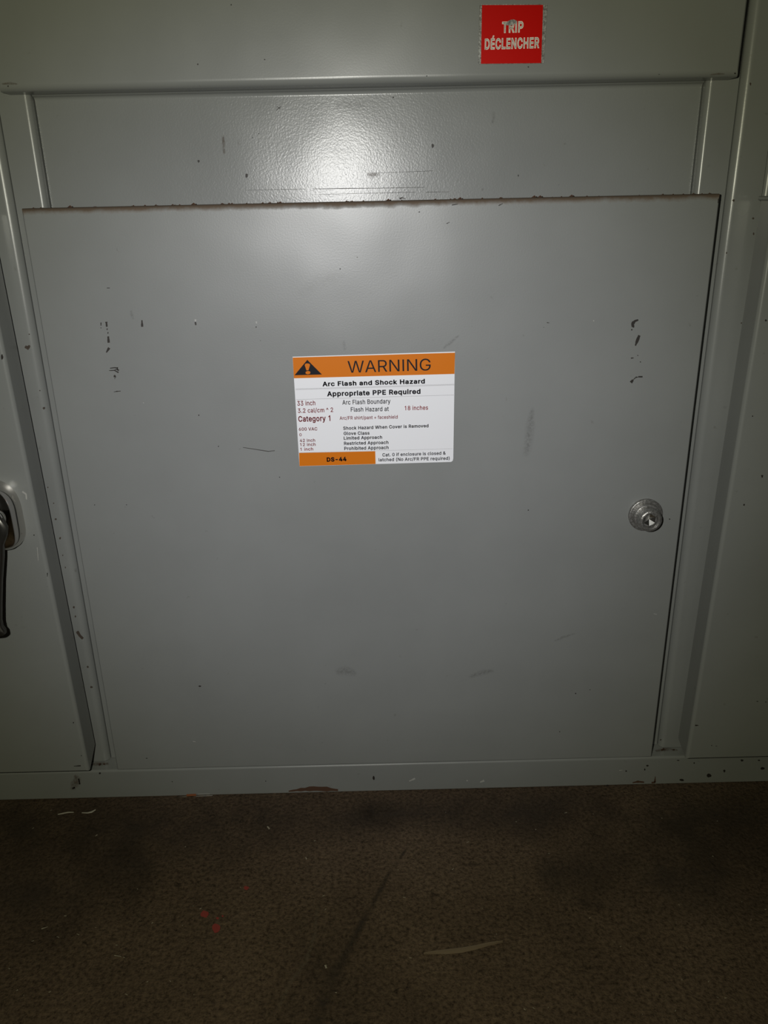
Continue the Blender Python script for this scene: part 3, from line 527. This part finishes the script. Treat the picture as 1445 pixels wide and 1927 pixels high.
'q': (213, [[(186,-71),(155,-71),(155,29),(153,29),(143,16),(126,2),(114,-3),(98,-4),(75,-1),(56,8),(40,23),(27,42),(20,66),(17,94),(20,122),(27,146),(40,166),(56,180),(75,189),(98,192),(114,191),(126,186),(144,173),(153,160),(156,160),(156,190),(186,190)], [(102,23),(118,26),(132,32),(142,43),(150,58),(154,75),(156,95),(154,114),(150,131),(142,145),(132,156),(118,163),(102,165),(86,163),(72,156),(62,145),(54,131),(50,114),(48,95),(50,75),(54,58),(62,44),(73,33),(86,26)]]),
'r': (130, [[(26,0),(26,190),(56,190),(56,160),(58,160),(65,173),(76,184),(90,190),(107,192),(115,192),(122,192),(122,161),(115,162),(103,163),(80,157),(63,142),(58,131),(57,118),(57,0)]]),
's': (183, [[(91,-4),(72,-3),(56,2),(42,9),(31,19),(23,32),(18,47),(47,53),(53,40),(62,30),(75,25),(91,23),(108,25),(122,31),(131,40),(134,51),(127,68),(106,78),(75,85),(52,93),(36,104),(27,119),(23,137),(26,152),(33,166),(43,177),(58,185),(74,190),(94,192),(112,191),(127,186),(140,179),(149,170),(157,158),(162,145),(134,139),(121,158),(110,164),(94,166),(78,164),(65,158),(57,150),(54,139),(56,129),(62,122),(86,111),(115,105),(137,97),(153,86),(162,71),(166,53),(163,37),(156,24),(145,12),(130,3),(112,-2)]]),
't': (114, [[(102,190),(102,164),(3,164),(3,190)], [(32,236),(63,236),(63,49),(68,31),(85,25),(93,26),(101,27),(107,1),(96,-1),(84,-2),(62,1),(46,11),(36,26),(32,46)]]),
'u': (205, [[(91,-3),(73,-1),(57,5),(44,15),(35,29),(28,47),(26,69),(26,190),(57,190),(57,72),(60,52),(68,37),(82,28),(100,25),(113,27),(125,31),(134,38),(142,48),(146,61),(148,76),(148,190),(179,190),(179,0),(149,0),(149,46),(154,46),(143,23),(129,8),(111,0)]]),
'v': (195, [[(81,0),(9,190),(42,190),(83,78),(93,43),(103,10),(92,10),(101,43),(112,78),(152,190),(186,190),(113,0)]]),
'y': (195, [[(24,-69),(31,-43),(36,-44),(52,-44),(65,-37),(75,-18),(81,-1),(9,190),(42,190),(83,78),(93,43),(103,10),(92,10),(101,43),(112,78),(153,190),(186,190),(102,-29),(88,-54),(70,-68),(46,-73),(32,-72)]]),
'z': (191, [[(21,0),(21,23),(127,160),(127,161),(24,161),(24,190),(166,190),(166,165),(63,30),(63,28),(169,28),(169,0)]]),
'É': (210, [[(30,0),(30,254),(186,254),(186,226),(62,226),(62,143),(178,143),(178,114),(62,114),(62,29),(188,29),(188,0)], [(95,279),(119,329),(153,329),(121,279)]]),
}
GLYPHS['I'] = (92, [[(30,0),(30,254),(62,254),(62,0)]])
GLYPHS['1'] = (227, [[(138,254),(138,0),(106,0),(106,214),(52,178),(52,208),(108,254)]])
GLYPHS['+'] = (227, [[(99,17),(99,86),(31,86),(31,113),(99,113),(99,182),(128,182),(128,113),(195,113),(195,86),(128,86),(128,17)]])
def winding(p, cs):                          # non-zero rule over all contours of a glyph
    w_ = 0
    for c in cs:
        for k in range(len(c)):
            (x0,y0),(x1,y1) = c[k-1], c[k]
            if (y0 > p.y) != (y1 > p.y) and p.x < (x1-x0)*(p.y-y0)/(y1-y0)+x0: w_ += 1 if y1 > y0 else -1
    return w_
TESS = {}
def glyph(ch):
    if ch not in TESS:
        adv, cs = GLYPHS[ch]; V, Fc = [], []
        if cs:
            co, ed = [], []
            for c in cs:
                b0 = len(co); co += [Vector(p) for p in c]; ed += [(b0+k, b0+(k+1) % len(c)) for k in range(len(c))]
            r = delaunay_2d_cdt(co, ed, [], 0, 1e-5)
            V = [tuple(v) for v in r[0]]
            for f in r[2]:
                if winding(sum((r[0][k] for k in f), Vector((0,0)))/len(f), cs): Fc.append(tuple(f))
        TESS[ch] = (adv, cs, V, Fc)
    return TESS[ch]
def text_mesh(body, bold):
    """filled outlines; bold > 0 adds a stroke of that half width along every contour"""
    V, Fc, x = [], [], 0
    for ch in body:
        adv, cs, gv, gf = glyph(ch); b0 = len(V)
        V += [((x+a)/500, b_/500, 0) for a, b_ in gv]; Fc += [tuple(b0+k for k in f) for f in gf]
        if bold > 0:
            for c in cs:
                n = len(c); off = []
                for k in range(n):
                    p, q, r = Vector(c[k-1]), Vector(c[k]), Vector(c[(k+1)%n])
                    d1 = (q-p).normalized(); d2 = (r-q).normalized()
                    nn = Vector((-d1.y-d2.y, d1.x+d2.x)); l = nn.length
                    nn = nn/l if l > .2 else Vector((-d1.y, d1.x))
                    m = 1/max(.55, nn.dot(Vector((-d1.y, d1.x))))
                    off.append((q, nn*m*bold*500))
                b0 = len(V)
                for q, o_ in off: V += [((x+q.x+o_.x)/500, (q.y+o_.y)/500, 0), ((x+q.x-o_.x)/500, (q.y-o_.y)/500, 0)]
                for k in range(n):
                    k2 = (k+1) % n; Fc.append((b0+2*k, b0+2*k2, b0+2*k2+1, b0+2*k+1))
        x += adv + max(bold, 0)*700
    me = bpy.data.meshes.new('t'); me.from_pydata(V, [], Fc)
    return me
def capref(bold):
    me = text_mesh('H', bold); h = max(v.co.y for v in me.vertices); return h
def lettering(body, a, b_, cap, m, parent, bold=0.0, Y=0, name='lettering'):
    """a, b_: left and right end of the base line in photo pixels, cap: cap height in photo pixels"""
    me = text_mesh(body, bold)
    A, B = P(*a, Y), P(*b_, Y)
    x0 = min(v.co.x for v in me.vertices); x1 = max(v.co.x for v in me.vertices)
    U = (B-A)/(x1-x0)
    capw = (P(a[0], a[1]-cap, Y)-A).length
    ch = capref(bold); ud = U.normalized(); Vv = Vector((-ud.z, 0, ud.x))*(capw/ch)
    if Vv.z < 0: Vv = -Vv
    for v in me.vertices: v.co = A + U*(v.co.x-x0) + Vv*v.co.y
    return link(name, me, m, parent)

# ---- warning label
Y1 = -.00035
lab = thing('warning_label', 'orange and white arc flash warning label stuck on the lower door', 'label')
def quad_slab(name, px, Yf, Yb, m, parent, rnd=0):
    f = [P(x, y, Yf) for x, y in px]; b = [Vector((v.x, Yb, v.z)) for v in f]; n = len(f)
    return link(name, mesh(f+b, [tuple(range(n)), tuple(range(n,2*n))[::-1]]+[(i,(i+1)%n,n+(i+1)%n,n+i) for i in range(n)]), m, parent)
def Z4(x, y): return (540+x/4.379, 650+y/4.379)       # pixel in the enlarged view of the label -> photo pixel
def z4(L_): return [Z4(*p) for p in L_]
quad_slab('label_sheet', z4([(46,94),(1384,51),(1370,930),(1366,950),(1352,960),(103,996)]), Y1, -.00005, M_white, lab)
Y2 = Y1-.00008; Y3 = Y2-.00008
quad_slab('header_band', z4([(47,100),(1384,60),(1380,235),(57,271)]), Y2, Y1, M_orange, lab)
quad_slab('footer_band', z4([(99,886),(727,872),(730,977),(103,995)]), Y2, Y1, M_orange, lab)
for a in ([(70,357),(1378,318),(1378,321),(70,360)], [(70,364),(1378,325),(1378,328),(70,367)], [(75,445),(1375,407),(1375,410),(75,448)], [(97,884),(1364,850),(1364,852),(97,886)]):
    quad_slab('rule_line', z4(a), Y2, Y1, M_line, lab)
tri = quad_slab('hazard_triangle', z4([(62,246),(167,119),(288,240)]), Y3, Y2, M_black, lab)
quad_slab('exclamation_mark', z4([(146,162),(152,151),(167,148),(183,151),(190,160),(177,205),(160,206)]), Y3-.00008, Y3, M_orange, tri)
quad_slab('exclamation_mark', z4([(152,226),(156,216),(172,211),(188,214),(193,224),(188,234),(172,238),(157,235)]), Y3-.00008, Y3, M_orange, tri)
def T(body, x0, y0, x1, y1, cap, m=None, bold=0.0, Y=None): return lettering(body, Z4(x0,y0), Z4(x1,y1), cap/4.379, m or M_black, lab, bold, Y if Y is not None else Y1-.0001)
T('WARNING', 502, 226, 1184, 206, 97, M_black, .0, Y3)
T('Arc Flash and Shock Hazard', 292, 336, 1136, 312, 37, None, .034)
T('Appropriate PPE Required', 330, 418, 1100, 397, 39, None, .034)
T('33 inch', 85, 496, 234, 492, 38, M_redtxt, .013)
T('3.2 cal/cm ^ 2', 90, 556, 381, 548, 36, M_redtxt, .013)
T('Category 1', 94, 628, 358, 621, 45, M_redtxt, .022)
T('Arc Flash Boundary', 456, 488, 853, 477, 37, None, .012)
T('Flash Hazard at', 526, 546, 839, 540, 36, None, .012)
T('18 inches', 970, 534, 1162, 529, 35, M_redtxt, .013)
T('Arc/FR shirt/pant + faceshield', 434, 613, 912, 602, 28, M_redtxt, .013)
T('600 VAC', 98, 703, 250, 700, 26, M_redtxt, .018)
T('0', 102, 748, 121, 748, 24, M_redtxt, .013)
T('42 inch', 106, 796, 232, 793, 25, M_redtxt, .016)
T('12 inch', 108, 830, 236, 827, 25, M_redtxt, .016)
T('1 inch', 110, 868, 216, 865, 25, M_redtxt, .016)
T('Shock Hazard When Cover is Removed', 463, 695, 1166, 674, 26, None, .024)
T('Glove Class', 467, 738, 680, 734, 26, None, .024)
T('Limited Approach', 468, 777, 784, 768, 26, None, .024)
T('Restricted Approach', 470, 820, 836, 811, 26, None, .024)
T('Prohibited Approach', 472, 862, 837, 853, 26, None, .024)
T('DS-44', 328, 957, 491, 951, 34, None, .045, Y3)
T('Cat. 0 if enclosure is closed &', 786, 915, 1308, 899, 26, None, .020)
T('latched (No Arc/FR PPE required)', 755, 955, 1340, 942, 26, None, .020)

# ---- trip nameplate
np_ = thing('trip_nameplate', 'small red plate with white lettering on the upper grey door', 'sign')
def Z8(x, y): return (890+x/9.633, y/9.633)
def z8(L_): return [Z8(*p) for p in L_]
YN = -.0012
quad_slab('backing_plate', z8([(122,88),(150,78),(1330,74),(1348,95),(1285,1135),(1268,1148),(118,1160),(92,1135)]), YN, -.00005, M_silver, np_)
quad_slab('red_face', z8([(163,92),(1270,88),(1236,1144),(143,1156)]), YN-.0002, YN, M_red, np_)
M_cream = simple('print_cream_white', (.85,.80,.71), .5, 0, .2)
def T8(body, x0, y0, x1, y1, cap): return lettering(body, Z8(x0,y0), Z8(x1,y1), cap/9.633, M_cream, np_, .034, YN-.0003)
T8('TRIP', 524, 588, 912, 576, 194)
T8('DÉCLENCHER', 212, 890, 1200, 862, 190)
quad_slab('scraped_spot', z8([(588,455),(622,390),(680,358),(735,352),(785,368),(798,400),(785,432),(720,440),(700,470),(660,458)]), YN-.0004, YN-.0002, M_silver, np_)

# ------------------------------------------------------------------ bits on the floor
def strip3d(name, pts, wid, h, m, label, cat):
    V, Fc = [], []
    for (x, y), ww in zip(pts, wid):
        c = G(x, y); i = len(V)//4
        q = G(x, y+ww*.5)-c
        for s, z in ((-1,.0002),(-.35,h),(.45,h*.9),(1,.0002)): V.append((c.x+q.x*s, c.y+q.y*s, z))
    k = len(pts)
    for i in range(k-1):
        for j in range(4): Fc.append((4*i+j, 4*i+(j+1)%4, 4*i+4+(j+1)%4, 4*i+4+j))
    Fc += [(0,1,2,3), tuple(range(4*k-4,4*k))]
    return tag(link(name, mesh(V, Fc), m), label, cat)
strip3d('wood_splinter', [(797,1796),(815,1793),(840,1791),(868,1788),(895,1783),(920,1777),(946,1773)], [2,6,10,11,9,6,2], .0016, simple('weathered_splinter', (.15,.11,.073), .85), 'thin brown wood splinter lying on the concrete floor', 'splinter')
M_thread = simple('white_thread', (.36,.34,.29), .9)
strip3d('thread_scrap', [(109,1533),(118,1531),(128,1529),(139,1529)], [1.4,2.4,2.2,1.2], .0006, M_thread, 'short straight pale thread scrap on the floor by the base rail', 'thread')
strip3d('thread_scrap', [(154,1530),(165,1530),(173,1528),(180,1524)], [1.2,2.2,3.6,2], .0006, M_thread, 'pale thread scrap with a bent thick end on the floor', 'thread')
